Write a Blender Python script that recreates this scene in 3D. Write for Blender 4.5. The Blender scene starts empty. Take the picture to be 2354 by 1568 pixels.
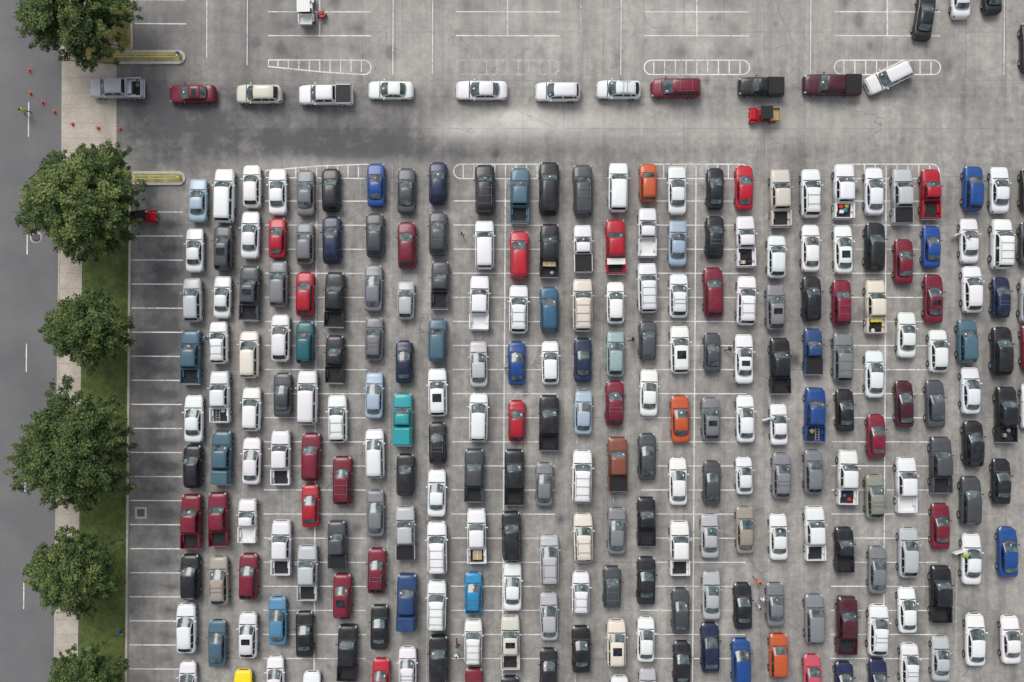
import bpy, bmesh, math, random
import numpy as np
from mathutils import Vector, Matrix
random.seed(11); np.random.seed(11)
R = math.radians
PX = 21.6; H = 85.0
C = bpy.context.scene.collection
def g(px, py, h=0.0):
    k = 1 - h / H
    return ((px - 1177) / PX * k, (784 - py) / PX * k)

# ------------------------------------------------------------ materials
def newmat(name):
    m = bpy.data.materials.new(name); m.use_nodes = True
    nt = m.node_tree
    return m, nt, nt.nodes['Principled BSDF']
def N(nt, t, **kw):
    n = nt.nodes.new(t)
    for k, v in kw.items(): setattr(n, k, v)
    return n
def noise(nt, vec, scale, detail=4, rough=.55):
    n = N(nt, 'ShaderNodeTexNoise'); n.inputs['Scale'].default_value = scale
    n.inputs['Detail'].default_value = detail; n.inputs['Roughness'].default_value = rough
    nt.links.new(vec, n.inputs['Vector']); return n.outputs['Fac']
def ramp(nt, fac, p0, p1, c0=(0,0,0,1), c1=(1,1,1,1)):
    r = N(nt, 'ShaderNodeValToRGB'); e = r.color_ramp.elements
    e[0].position = p0; e[1].position = p1; e[0].color = c0; e[1].color = c1
    nt.links.new(fac, r.inputs['Fac']); return r.outputs['Color']
def mix(nt, fac, a, b, mode='MIX'):
    n = N(nt, 'ShaderNodeMix', data_type='RGBA', blend_type=mode)
    for sock, v in ((n.inputs[0], fac), (n.inputs[6], a), (n.inputs[7], b)):
        if hasattr(v, 'links'): nt.links.new(v, sock)
        elif isinstance(v, (int, float)): sock.default_value = v
        else: sock.default_value = (*v, 1) if len(v) == 3 else v
    return n.outputs[2]
def math_(nt, op, a, b=None, clamp=False):
    n = N(nt, 'ShaderNodeMath', operation=op); n.use_clamp = clamp
    for i, v in enumerate((a, b)):
        if v is None: continue
        if hasattr(v, 'links'): nt.links.new(v, n.inputs[i])
        else: n.inputs[i].default_value = v
    return n.outputs[0]
def pos(nt): return N(nt, 'ShaderNodeNewGeometry').outputs['Position']
def simple(name, col, rough=.6, metal=0, var=.25, scale=6, coat=0):
    m, nt, b = newmat(name)
    tc = N(nt, 'ShaderNodeTexCoord').outputs['Object']
    f = noise(nt, tc, scale, 4)
    c0 = tuple(c * (1 - var) for c in col); c1 = tuple(min(1, c * (1 + var)) for c in col)
    nt.links.new(mix(nt, f, c0, c1), b.inputs['Base Color'])
    b.inputs['Roughness'].default_value = rough; b.inputs['Metallic'].default_value = metal
    b.inputs['Coat Weight'].default_value = coat; b.inputs['Specular IOR Level'].default_value = .3
    return m
M = {}
m, nt, b = newmat('car_paint'); M['paint'] = m
oi = N(nt, 'ShaderNodeObjectInfo')
p = pos(nt)
d = ramp(nt, noise(nt, p, 1.3, 5), .42, .75)
dd = math_(nt, 'MULTIPLY', d, .06)
nt.links.new(mix(nt, dd, oi.outputs['Color'], (.30, .28, .25)), b.inputs['Base Color'])
b.inputs['Roughness'].default_value = .38; b.inputs['Coat Weight'].default_value = .3
b.inputs['Coat Roughness'].default_value = .10; b.inputs['Specular IOR Level'].default_value = .28
def glassmat(name, c0, c1, rough=.08, sp=.5):
    m, nt, b = newmat(name)
    f = ramp(nt, noise(nt, pos(nt), 1.6, 3), .35, .68)
    nt.links.new(mix(nt, f, c0, c1), b.inputs['Base Color'])
    b.inputs['Roughness'].default_value = rough; b.inputs['Specular IOR Level'].default_value = sp
    return m
M['glass'] = glassmat('windshield_glass', (.024, .036, .040), (.12, .15, .155))
M['glassd'] = glassmat('tinted_glass', (.006, .009, .011), (.030, .038, .044), sp=.35)
M['trim'] = simple('black_trim', (.015, .015, .016), .55)
M['seam'] = simple('shut_line', (.05, .05, .052), .7)
M['rubber'] = simple('tyre_rubber', (.02, .02, .021), .85)
M['rim'] = simple('rim_metal', (.4, .4, .41), .3, .8)
M['chrome'] = simple('bumper_metal', (.55, .55, .56), .25, .8)
M['lamp'] = simple('headlight_lens', (.46, .48, .50), .12, coat=.5)
M['tail'] = simple('tail_light_lens', (.32, .01, .012), .2, coat=.5)
M['rack'] = simple('roof_rack_metal', (.15, .15, .16), .4)
M['liner'] = simple('bed_liner', (.022, .022, .024), .8, scale=3, var=.6)
M['tagc'] = simple('turquoise_tag', (.16, .45, .45), .7)
M['tagp'] = simple('pink_tag', (.56, .20, .32), .7)
M['tagw'] = simple('white_tag', (.60, .63, .65), .7)
M['tago'] = simple('orange_tag', (.80, .33, .05), .7)
M['seat'] = simple('seat_vinyl', (.03, .03, .03), .6)
M['plain_white'] = simple('white_paint', (.70, .70, .69), .45, var=.08)
M['redp'] = simple('red_plastic', (.38, .012, .02), .4)
M['tan'] = simple('tan_bed', (.38, .29, .15), .7)
M['black'] = simple('black_plastic', (.018, .018, .02), .5)
M['yellow'] = simple('yellow_paint', (.72, .56, .05), .5, var=.15)
M['bluep'] = simple('blue_paint', (.02, .08, .4), .5)
M['orange'] = simple('cone_orange', (.62, .08, .025), .6)
M['skin'] = simple('skin', (.42, .25, .17), .6)
M['hair'] = simple('hair', (.03, .02, .015), .8)
M['card'] = simple('cardboard', (.42, .31, .19), .9)
M['steel'] = simple('galvanised_steel', (.45, .5, .55), .4, .5)
M['iron'] = simple('cast_iron', (.10, .10, .10), .8, var=.5, scale=10)
M['kerb'] = simple('kerb_concrete', (.43, .39, .335), .9, scale=2, var=.3)
M['bark'] = simple('bark', (.11, .095, .07), .9, scale=8, var=.5)

def lotmat():
    m, nt, b = newmat('lot_concrete'); p = pos(nt); L = nt.links
    sep = N(nt, 'ShaderNodeSeparateXYZ'); L.new(p, sep.inputs[0])
    mp = N(nt, 'ShaderNodeMapping'); mp.inputs['Scale'].default_value = (1, .12, 1); L.new(p, mp.inputs[0])
    base = mix(nt, ramp(nt, noise(nt, p, .09, 7, .6), .36, .64), (.255, .246, .232), (.385, .370, .347))
    streak = ramp(nt, noise(nt, mp.outputs[0], .7, 5, .6), .33, .62, (.70, .70, .72, 1), (1.08, 1.07, 1.06, 1))
    base = mix(nt, 1.0, base, streak, 'MULTIPLY')
    mott = ramp(nt, noise(nt, p, 1.1, 8, .72), .3, .7, (.68, .68, .69, 1), (1.24, 1.23, 1.21, 1))
    base = mix(nt, 1.0, base, mott, 'MULTIPLY')
    fine = ramp(nt, noise(nt, p, 9, 5, .75), .3, .7, (.76, .76, .76, 1), (1.20, 1.20, 1.19, 1))
    base = mix(nt, 1.0, base, fine, 'MULTIPLY')
    at = N(nt, 'ShaderNodeAttribute', attribute_name='wear_tone')
    sc = N(nt, 'ShaderNodeSeparateColor'); L.new(at.outputs['Color'], sc.inputs[0])
    nz = math_(nt, 'ADD', math_(nt, 'MULTIPLY', noise(nt, p, .45, 9, .72), 2.3), -.20)
    dk = math_(nt, 'MULTIPLY', math_(nt, 'MULTIPLY', sc.outputs[0], nz, True), .93)
    base = mix(nt, dk, base, (.072, .072, .077))
    lt = math_(nt, 'MULTIPLY', sc.outputs[1], nz, True)
    base = mix(nt, lt, base, (.55, .52, .48))
    def joint(sock, per, off, w):
        a = math_(nt, 'FRACT', math_(nt, 'DIVIDE', math_(nt, 'ADD', sock, off), per))
        e = math_(nt, 'ABSOLUTE', math_(nt, 'SUBTRACT', a, .5))
        return math_(nt, 'LESS_THAN', e, w / per)
    warp = math_(nt, 'MULTIPLY', noise(nt, p, .6, 3), .12)
    jx = joint(math_(nt, 'ADD', sep.outputs[0], warp), 4.28, .9, .04)
    jy = joint(math_(nt, 'ADD', sep.outputs[1], warp), 5.13, .4, .035)
    j = math_(nt, 'MULTIPLY', math_(nt, 'MAXIMUM', jx, jy), ramp(nt, noise(nt, p, .35, 3), .35, .6))
    base = mix(nt, math_(nt, 'MULTIPLY', j, .40), base, (.09, .085, .08))
    pw = N(nt, 'ShaderNodeVectorMath', operation='ADD')
    nn = N(nt, 'ShaderNodeTexNoise'); nn.inputs['Scale'].default_value = .8; nn.inputs['Detail'].default_value = 5
    L.new(p, nn.inputs['Vector'])
    L.new(nn.outputs['Color'], pw.inputs[0]); L.new(p, pw.inputs[1])
    vo = N(nt, 'ShaderNodeTexVoronoi', feature='DISTANCE_TO_EDGE'); vo.inputs['Scale'].default_value = .16
    L.new(pw.outputs[0], vo.inputs['Vector'])
    cr = math_(nt, 'LESS_THAN', vo.outputs['Distance'], .0045)
    cr = math_(nt, 'MULTIPLY', cr, ramp(nt, noise(nt, p, .12, 2), .46, .60))
    base = mix(nt, math_(nt, 'MULTIPLY', cr, .42), base, (.08, .078, .075))
    v2 = N(nt, 'ShaderNodeTexVoronoi'); v2.inputs['Scale'].default_value = .42
    L.new(pw.outputs[0], v2.inputs['Vector'])
    sp = ramp(nt, v2.outputs['Distance'], .05, .22, (1, 1, 1, 1), (0, 0, 0, 1))
    sp = math_(nt, 'MULTIPLY', sp, ramp(nt, noise(nt, p, .33, 2), .5, .62))
    base = mix(nt, math_(nt, 'MULTIPLY', sp, .5), base, (.08, .078, .075))
    L.new(base, b.inputs['Base Color']); b.inputs['Roughness'].default_value = .88
    bp = N(nt, 'ShaderNodeBump'); bp.inputs['Strength'].default_value = .25; bp.inputs['Distance'].default_value = .02
    L.new(noise(nt, p, 12, 4), bp.inputs['Height']); L.new(bp.outputs[0], b.inputs['Normal'])
    return m
M['lot'] = lotmat()
def surf(name, c0, c1, s1=.3, s2=6, rough=.9, jointp=None):
    m, nt, b = newmat(name); p = pos(nt)
    base = mix(nt, ramp(nt, noise(nt, p, s1, 6, .6), .35, .65), c0, c1)
    base = mix(nt, 1.0, base, ramp(nt, noise(nt, p, s2, 6, .75), .3, .7, (.75, .75, .75, 1), (1.2, 1.2, 1.2, 1)), 'MULTIPLY')
    if jointp:
        sep = N(nt, 'ShaderNodeSeparateXYZ'); nt.links.new(p, sep.inputs[0])
        a = math_(nt, 'FRACT', math_(nt, 'DIVIDE', sep.outputs[1], jointp))
        j = math_(nt, 'LESS_THAN', math_(nt, 'ABSOLUTE', math_(nt, 'SUBTRACT', a, .5)), .02 / jointp)
        base = mix(nt, math_(nt, 'MULTIPLY', j, .5), base, (.1, .09, .08))
    nt.links.new(base, b.inputs['Base Color']); b.inputs['Roughness'].default_value = rough
    return m
M['road'] = surf('road_asphalt', (.125, .122, .126), (.165, .16, .163), .15, 14)
M['walk'] = surf('sidewalk_concrete', (.38, .335, .28), (.49, .435, .37), .5, 5, jointp=1.6)
M['grass'] = surf('grass_soil', (.060, .088, .020), (.135, .165, .045), .6, 9)
M['dirt'] = surf('dry_verge', (.09, .115, .025), (.36, .26, .11), .35, 7)
M['ibed'] = surf('island_soil', (.12, .15, .06), (.33, .29, .20), .9, 9)
M['blade'] = simple('grass_blade', (.105, .14, .03), .8, var=.5, scale=1.2)
def paintline(name, col, lo, hi, mn):
    m, nt, b = newmat(name); p = pos(nt)
    b.inputs['Base Color'].default_value = (*col, 1); b.inputs['Roughness'].default_value = .8
    a = ramp(nt, noise(nt, p, 2.2, 7, .75), lo, hi)
    a2 = ramp(nt, noise(nt, p, .25, 3), .3, .6, (mn, mn, mn, 1), (1, 1, 1, 1))
    tr = N(nt, 'ShaderNodeBsdfTransparent'); mx = N(nt, 'ShaderNodeMixShader')
    nt.links.new(math_(nt, 'MULTIPLY', a, a2), mx.inputs[0]); nt.links.new(tr.outputs[0], mx.inputs[1]); nt.links.new(b.outputs[0], mx.inputs[2])
    nt.links.new(mx.outputs[0], nt.nodes['Material Output'].inputs[0]); return m
M['line'] = paintline('worn_white_paint', (.76, .76, .74), .26, .48, .6)
M['faint'] = paintline('faded_white_paint', (.66, .66, .64), .34, .65, .4)
def leafmat():
    m, nt, b = newmat('oak_leaves')
    at = N(nt, 'ShaderNodeAttribute', attribute_name='tint')
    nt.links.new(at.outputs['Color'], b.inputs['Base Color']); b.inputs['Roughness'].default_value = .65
    b.inputs['Specular IOR Level'].default_value = .2
    return m
M['leaf'] = leafmat()

# ------------------------------------------------------------ mesh helpers
class MB:
    def __init__(s): s.bm = bmesh.new()
    def _fin(s, vs, mi, bev, seg=2):
        es = list({e for v in vs for e in v.link_edges}); fs = {f for v in vs for f in v.link_faces}
        for f in fs: f.material_index = mi
        if bev: bmesh.ops.bevel(s.bm, geom=es, offset=bev, segments=seg, affect='EDGES', profile=.5)
    def box(s, c, size, bev=0, mi=0, rz=0, taper=1, mat=None):
        vs = bmesh.ops.create_cube(s.bm, size=1)['verts']; rot = Matrix.Rotation(rz, 3, 'Z')
        for v in vs:
            co = Vector((v.co.x * size[0], v.co.y * size[1], v.co.z * size[2]))
            if co.z > 0: co.x *= taper; co.y *= taper
            v.co = rot @ co + Vector(c)
        s._fin(vs, mi, bev); return s
    def tube(s, pts, rad, n=8, mi=0):
        pts = [Vector(p) for p in pts]; rad = rad if isinstance(rad, (list, tuple)) else [rad] * len(pts)
        rings = []
        for i, p in enumerate(pts):
            d = (pts[min(i + 1, len(pts) - 1)] - pts[max(i - 1, 0)]).normalized()
            a = d.orthogonal().normalized() if i == 0 else (a - d * a.dot(d)).normalized()
            bb = d.cross(a)
            rings.append([s.bm.verts.new(p + (a * math.cos(2 * math.pi * k / n) + bb * math.sin(2 * math.pi * k / n)) * rad[i]) for k in range(n)])
        for r0, r1 in zip(rings, rings[1:]):
            for k in range(n):
                f = s.bm.faces.new((r0[k], r0[(k + 1) % n], r1[(k + 1) % n], r1[k])); f.material_index = mi; f.smooth = True
        for r, rev in ((rings[0], True), (rings[-1], False)):
            f = s.bm.faces.new(r[::-1] if rev else r); f.material_index = mi
        return s
    def lathe(s, prof, axis='Z', n=20, mis=None, c=(0, 0, 0)):
        rings = []
        for (h, r) in prof:
            ring = []
            for k in range(n):
                a = 2 * math.pi * k / n; u, v = r * math.cos(a), r * math.sin(a)
                co = (h, u, v) if axis == 'X' else (u, v, h)
                ring.append(s.bm.verts.new(Vector(co) + Vector(c)))
            rings.append(ring)
        for i, (r0, r1) in enumerate(zip(rings, rings[1:])):
            for k in range(n):
                f = s.bm.faces.new((r0[k], r0[(k + 1) % n], r1[(k + 1) % n], r1[k])); f.smooth = True
                f.material_index = mis[i] if mis else 0
        s.bm.faces.new(rings[0][::-1]); f = s.bm.faces.new(rings[-1])
        if mis: f.material_index = mis[-1]
        return s
    def prism(s, poly, z0, z1, mi=0):
        a = [s.bm.verts.new((x, y, z0)) for x, y in poly]; b = [s.bm.verts.new((x, y, z1)) for x, y in poly]
        n = len(poly); s.bm.faces.new(b).material_index = mi; s.bm.faces.new(a[::-1])
        for k in range(n): s.bm.faces.new((a[k], a[(k + 1) % n], b[(k + 1) % n], b[k])).material_index = mi
        return s
    def flat(s, poly, z):
        s.bm.faces.new([s.bm.verts.new((x, y, z)) for x, y in poly]); return s
    def mesh(s, name, mats, fixn=True):
        if fixn: bmesh.ops.recalc_face_normals(s.bm, faces=s.bm.faces)
        me = bpy.data.meshes.new(name); s.bm.to_mesh(me); s.bm.free()
        for m_ in (mats if isinstance(mats, (list, tuple)) else [mats]): me.materials.append(m_)
        return me
def link(name, me, parent=None, loc=(0, 0, 0), rz=0, **props):
    o = bpy.data.objects.new(name, me); C.objects.link(o); o.location = loc; o.rotation_euler = (0, 0, rz)
    if parent: o.parent = parent
    for k, v in props.items():
        if v: o[k] = v
    return o

class Surf:
    def __init__(s, rings): s.R = rings; s.nu = len(rings) - 1; s.nv = len(rings[0]) - 1
    def P(s, u, v):
        u = max(0, min(s.nu - 1e-6, u)); v = max(0, min(s.nv - 1e-6, v)); i, j = int(u), int(v); a, b = u - i, v - j
        return (s.R[i][j] * (1 - a) + s.R[i + 1][j] * a) * (1 - b) + (s.R[i][j + 1] * (1 - a) + s.R[i + 1][j + 1] * a) * b
    def nrm(s, u, v):
        e = .03
        du = s.P(u + e, v) - s.P(u - e, v); dv = s.P(u, v + e) - s.P(u, v - e)
        n = du.cross(dv)
        if n.length < 1e-9: n = Vector((0, 0, 1))
        n.normalize(); p = s.P(u, v)
        if n.dot(p - Vector((0, p.y * .9, .6))) < 0: n.negate()
        return n
    def patch(s, bm, u0, u1, v0, v1, off=.012, mi=0):
        def span(a, b):
            l = [a] + [k for k in range(math.ceil(a), math.floor(b) + 1) if a + .02 < k < b - .02] + [b]
            o = []
            for x, y in zip(l, l[1:]): o += [x, (x + y) / 2]
            return o + [b]
        us, vs = span(u0, u1), span(v0, v1)
        G = [[bm.verts.new(s.P(u, v) + s.nrm(u, v) * off) for v in vs] for u in us]
        for i in range(len(us) - 1):
            for j in range(len(vs) - 1):
                f = bm.faces.new((G[i][j], G[i + 1][j], G[i + 1][j + 1], G[i][j + 1])); f.smooth = True; f.material_index = mi
    def shell(s, bm, closed=True, mi=0):
        G = [[bm.verts.new(p) for p in r] for r in s.R]
        for i in range(s.nu):
            for j in range(s.nv):
                f = bm.faces.new((G[i][j], G[i + 1][j], G[i + 1][j + 1], G[i][j + 1])); f.smooth = True; f.material_index = mi
            if closed: bm.faces.new((G[i][s.nv], G[i + 1][s.nv], G[i + 1][0], G[i][0])).material_index = mi
        if closed: bm.faces.new(G[0]); bm.faces.new(G[-1][::-1])
def body_ring(y, hw, zt, zb):
    hh = zt - zb
    half = [(.88 * hw, zb), (.97 * hw, zb + .1 * hh), (hw, zb + .5 * hh), (.985 * hw, zt - .2 * hh), (.94 * hw, zt - .07 * hh), (.82 * hw, zt), (.45 * hw, zt + .025), (0, zt + .035)]
    return [Vector((x, y, z)) for x, z in half] + [Vector((-x, y, z)) for x, z in half[-2::-1]]
def gh_ring(y, zt, ht, hb, cv, zb):
    ht = ht + (hb - ht) * .28
    dz = min(.07, .3 * (zt - zb)); half = [(hb, zb), (ht, zt - dz), (ht - .07, zt), (ht * .5, zt + .02), (0, zt + .03)]
    f = lambda x, z: Vector((x, y - cv * (x / hb) ** 2, z))
    return [f(x, z) for x, z in half] + [f(-x, z) for x, z in half[-2::-1]]

# ------------------------------------------------------------ vehicle kinds
K = {
 's': dict(n='sedan', L=4.85, W=1.86, zh=.80, zb=.93, zr=.99, yc=1.08, wr=.33,
   gh=[(1.10, .97, .70, .80, .26), (.22, 1.38, .62, .81, .12), (-.05, 1.44, .60, .81, .04), (-.75, 1.44, .59, .81, 0), (-1.0, 1.39, .59, .81, -.05), (-1.72, 1.04, .64, .78, -.2)]),
 's2': dict(n='sedan', b='s', nose=.50, L=4.6, W=1.80, zh=.80, zb=.95, zr=1.04, yc=1.12, wr=.32,
   gh=[(1.18, .98, .68, .79, .34), (.22, 1.40, .61, .80, .14), (-.05, 1.46, .59, .80, .05), (-.95, 1.45, .57, .80, 0), (-1.25, 1.38, .57, .79, -.05), (-1.88, 1.10, .62, .75, -.16)]),
 'h': dict(n='hatchback', L=4.35, W=1.80, zh=.84, zb=.97, zr=1.0, yc=1.1, wr=.33, nose=.52,
   gh=[(1.12, 1.0, .70, .79, .26), (.35, 1.42, .62, .80, .12), (.08, 1.49, .60, .80, .04), (-1.15, 1.48, .58, .80, 0), (-1.5, 1.42, .57, .79, -.05), (-1.98, 1.06, .62, .76, -.12)]),
 'u': dict(n='suv', L=4.75, W=1.92, zh=.98, zb=1.08, zr=1.08, yc=1.15, wr=.37,
   gh=[(1.18, 1.10, .74, .84, .24), (.45, 1.58, .67, .85, .12), (.18, 1.66, .65, .85, .04), (-1.55, 1.66, .63, .85, 0), (-1.9, 1.60, .62, .84, -.04), (-2.22, 1.12, .70, .82, -.06)]),
 'u2': dict(n='suv', b='u', nose=.50, L=4.6, W=1.88, zh=.94, zb=1.04, zr=1.08, yc=1.15, wr=.36,
   gh=[(1.20, 1.07, .72, .82, .32), (.38, 1.54, .65, .83, .14), (.10, 1.62, .63, .83, .05), (-1.15, 1.60, .60, .83, 0), (-1.6, 1.52, .58, .82, -.05), (-2.10, 1.13, .64, .78, -.12)]),
 'U': dict(n='suv', L=5.35, W=2.04, zh=1.08, zb=1.2, zr=1.2, yc=1.35, wr=.40, nose=.68,
   gh=[(1.38, 1.22, .80, .90, .2), (.75, 1.78, .74, .91, .1), (.5, 1.87, .73, .91, .04), (-2.0, 1.87, .71, .91, 0), (-2.3, 1.82, .70, .90, -.02), (-2.55, 1.25, .80, .88, -.04)]),
 'm': dict(n='minivan', L=5.1, W=1.98, zh=.90, zb=1.06, zr=1.08, yc=1.5, wr=.34, nose=.52,
   gh=[(1.55, 1.07, .76, .86, .34), (.55, 1.62, .68, .87, .16), (.25, 1.72, .66, .87, .05), (-1.8, 1.72, .66, .87, 0), (-2.15, 1.66, .65, .86, -.04), (-2.42, 1.15, .74, .84, -.06)]),
 'p': dict(n='pickup_truck', L=5.85, W=2.03, zh=1.10, zb=1.2, zr=1.2, yc=1.45, wr=.41, bed=-1.18, nose=.72,
   gh=[(1.48, 1.22, .80, .90, .2), (.88, 1.74, .72, .91, .1), (.62, 1.82, .70, .91, .04), (-.72, 1.82, .70, .91, 0), (-.9, 1.78, .69, .90, -.01), (-1.12, 1.22, .78, .89, -.01)]),
 'r': dict(n='pickup_truck', L=5.3, W=1.92, zh=1.02, zb=1.12, zr=1.12, yc=1.2, wr=.38, bed=-.62, nose=.68,
   gh=[(1.24, 1.14, .76, .85, .2), (.65, 1.60, .67, .86, .1), (.42, 1.67, .65, .86, .04), (-.2, 1.67, .65, .86, 0), (-.38, 1.62, .64, .85, -.01), (-.57, 1.14, .74, .84, -.01)]),
}
wheel_cache = {}
def wheel_mesh(r):
    if r not in wheel_cache:
        w = .12
        wheel_cache[r] = MB().lathe([(-w, r * .5), (-w, r * .62), (-w, r * .92), (-w * .7, r), (w * .7, r), (w, r * .92), (w, r * .62), (w * .8, r * .58), (w * .55, r * .2), (w * .7, .01)], 'X', 18,
                                    [1, 0, 0, 0, 0, 0, 1, 1, 1]).mesh('wheel', [M['rubber'], M['rim']])
    return wheel_cache[r]
specs = {}
def spec(kind, opts):
    key = (kind, ''.join(sorted(c for c in opts if c in 'kotwcLd')))
    if key in specs: return specs[key]
    k = K[kind]; kb_ = k.get('b', kind); L, W = k['L'], k['W']; h, w = L / 2, W / 2; zh, zb, zr, yc = k['zh'], k['zb'], k['zr'], k['yc']
    ns = k.get('nose', .60)
    fr = [(h, ns * w, zh - .36), (h - .05, (ns + .18) * w, zh - .22), (h - .18, .90 * w, zh - .11), (h - .5, .97 * w, zh - .03), ((h - .5 + yc) / 2, w, zh + .02), (yc, w, zb)]
    if 'bed' in k: st = fr + [(0, w, zb), (k['bed'], w, zb)]
    else: st = fr + [(0, w, zb), (-h * .45, w, zb), (-h + .5, .985 * w, zr), (-h + .2, .93 * w, zr - .03), (-h + .06, .82 * w, zr - .18), (-h, .66 * w, zr - .4)]
    B = Surf([body_ring(y, a, z, .28) for y, a, z in st]); n = B.nu
    G = Surf([gh_ring(*q, zb - .05) for q in k['gh']])
    mb = MB(); B.shell(mb.bm); G.shell(mb.bm); bmesh.ops.recalc_face_normals(mb.bm, faces=mb.bm.faces)
    for v in (4.55, 9.37): B.patch(mb.bm, 1.9, 4.8, v, v + .08, .006, 1)
    B.patch(mb.bm, 1.75, 1.9, 4.6, 9.4, .006, 1)
    B.patch(mb.bm, 4.78, 5.02, 4.5, 9.5, .008, 1)
    B.patch(mb.bm, 0.05, .9, 5.2, 8.8, .008, 2)
    if kb_ == 's':
        for v in (4.58, 9.34): B.patch(mb.bm, 8.0, 9.8, v, v + .08, .006, 1)
    for v in (1.15, 6.75): G.patch(mb.bm, 1.0, 4.0, v, v + .1, .006, 1)
    S = [('body', mb.mesh('body', [M['paint'], M['seam'], M['trim']], False), (0, 0, 0), 0, 1, [])]
    def P(name, su, a, mat, tint=0):
        q = MB(); su.patch(q.bm, *a); S.append((name, q.mesh(name, mat), (0, 0, 0), 0, tint, []))
    P('windshield', G, (.06, 1.0, 1.75, 6.25, .014), M['glass'])
    P('rear_window', G, (4.12, 4.86, 1.9, 6.1, .014), M['glass'] if kb_ == 's' else M['glassd'])
    for a, bq in ((.5, 2.35), (2.45, 3.15 if ('bed' in k or kb_ == 's') else 3.0)):
        for v0, v1 in ((.2, .84), (7.16, 7.8)): P('side_window', G, (a, bq, v0, v1, .014), M['glassd'])
    if kb_ in 'shuUm':
        for v0, v1 in ((.25, .82), (7.18, 7.75)): P('side_window', G, (3.25, 4.3, v0, v1, .014), M['glassd'])
    for v0, v1 in ((3.1, 4.8), (9.2, 10.9)): P('headlight', B, (.9, 2.2, v0, v1, .014), M['lamp'])
    if 'bed' not in k:
        for v0, v1 in ((2.9, 4.4), (9.6, 11.1)): P('tail_light', B, (9.0, 10.4, v0, v1, .014), M['tail'])
    if 'o' in opts: P('sunroof', G, (2.15, 2.62 if kb_ != 's' else 2.9, 2.6, 5.4, .014), M['glassd'])
    if 'k' in opts:
        y0, y1, z, hx = k['gh'][2][0] - .15, k['gh'][3][0] + .05, k['gh'][2][1] + .07, k['gh'][2][2] - .04
        q = MB()
        for s_ in (-1, 1): q.tube([(s_ * hx, y0, z - .06), (s_ * hx, y0 - .1, z), (s_ * hx, y1 + .1, z), (s_ * hx, y1, z - .06)], .02, 6)
        nb = 3 if kind == 'U' else 2
        for i in range(nb):
            yy = y0 - .35 + (y1 + .3 - y0 + .35) * i / (nb - 1); q.box((0, yy, z), (hx * 2, .04, .03), .008)
        S.append(('roof_rack', q.mesh('roof_rack', M['rack']), (0, 0, 0), 0, 0, []))
    mz = zb + .02; my = yc - .42
    for s_ in (-1, 1):
        q = MB().box((s_ * (w + .08), my, mz), (.19, .12, .15), .04); S.append(('side_mirror', q.mesh('side_mirror', M['paint']), (0, 0, 0), 0, 1, []))
    wm = wheel_mesh(k['wr'])
    for sy in (L * .30, -L * .29):
        S.append(('wheel', wm, (w - .10, sy, k['wr']), 0, 0, [])); S.append(('wheel', wm, (-w + .10, sy, k['wr']), math.pi, 0, []))
    if 'bed' in k:
        b0 = k['bed'] - .03; b1 = -h + .14; bl = b0 - b1; bc = (b0 + b1) / 2; zt = zb - .02; q = MB()
        for s_ in (-1, 1): q.box((s_ * (w - .055), bc, (zt + .35) / 2), (.13, bl, zt - .35), .03)
        q.box((0, b0 - .04, (zt + .5) / 2), (W - .26, .07, zt - .5), .02); q.box((0, bc - .01, .62), (W - .24, bl - .1, .1))
        for s_ in (-1, 1): q.box((s_ * (w - .22), -L * .29, .8), (.22, .85, .26), .06)
        lin = [('bed_liner', MB().box((0, bc - .02, .69), (W - .62, bl - .2, .02)).mesh('bed_liner', M['plain_white'] if 'L' in opts else M['liner']), (0, 0, 0), 0, 0, [])]
        S.append(('cargo_bed', q.mesh('cargo_bed', M['paint']), (0, 0, 0), 0, 1, lin))
        S.append(('tailgate', MB().box((0, b1 + .03, (zt + .55) / 2), (W - .27, .07, zt - .55), .02).mesh('tailgate', M['paint']), (0, 0, 0), 0, 1, []))
        S.append(('rear_bumper', MB().box((0, b1 - .08, .55), (W - .1, .17, .2), .04).mesh('rear_bumper', M['chrome']), (0, 0, 0), 0, 0, []))
        for s_ in (-1, 1): S.append(('tail_light', MB().box((s_ * (w - .05), b1 - .005, zt - .22), (.12, .05, .3), .01).mesh('tail_light', M['tail']), (0, 0, 0), 0, 0, []))
        if 't' in opts: S.append(('bed_cover', MB().box((0, bc, zt + .035), (W - .16, bl - .02, .05), .02).mesh('bed_cover', M['trim']), (0, 0, 0), 0, 0, []))
        if 'w' in opts: S.append(('bed_cover', MB().box((0, bc + bl * .28, zt + .035), (W - .14, bl * .42, .06), .02).mesh('bed_cover', M['plain_white']), (0, 0, 0), 0, 0, []))
        if 'c' in opts: S.append(('bed_cap', MB().box((0, bc, zt + .25), (W - .12, bl - .02, .5), .09, taper=.88).mesh('bed_cap', M['paint']), (0, 0, 0), 0, 1, []))
    if 'd' in opts:
        q = MB().box((-w - .42, yc - .42, .75), (.98, .09, .75), .03, rz=R(18)); S.append(('open_door', q.mesh('open_door', M['paint']), (0, 0, 0), 0, 1, []))
    specs[key] = (S, G)
    return specs[key]
tagm = {}
def tag_mesh(kind, G, col, side):
    key = (kind, col, side)
    if key not in tagm:
        q = MB(); v = {0: 2.45, 1: 5.1, 2: 3.7}[side]; G.patch(q.bm, .34, .56, v, v + .42, .022)
        tagm[key] = q.mesh('paper_tag', M[col])
    return tagm[key]

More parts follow.
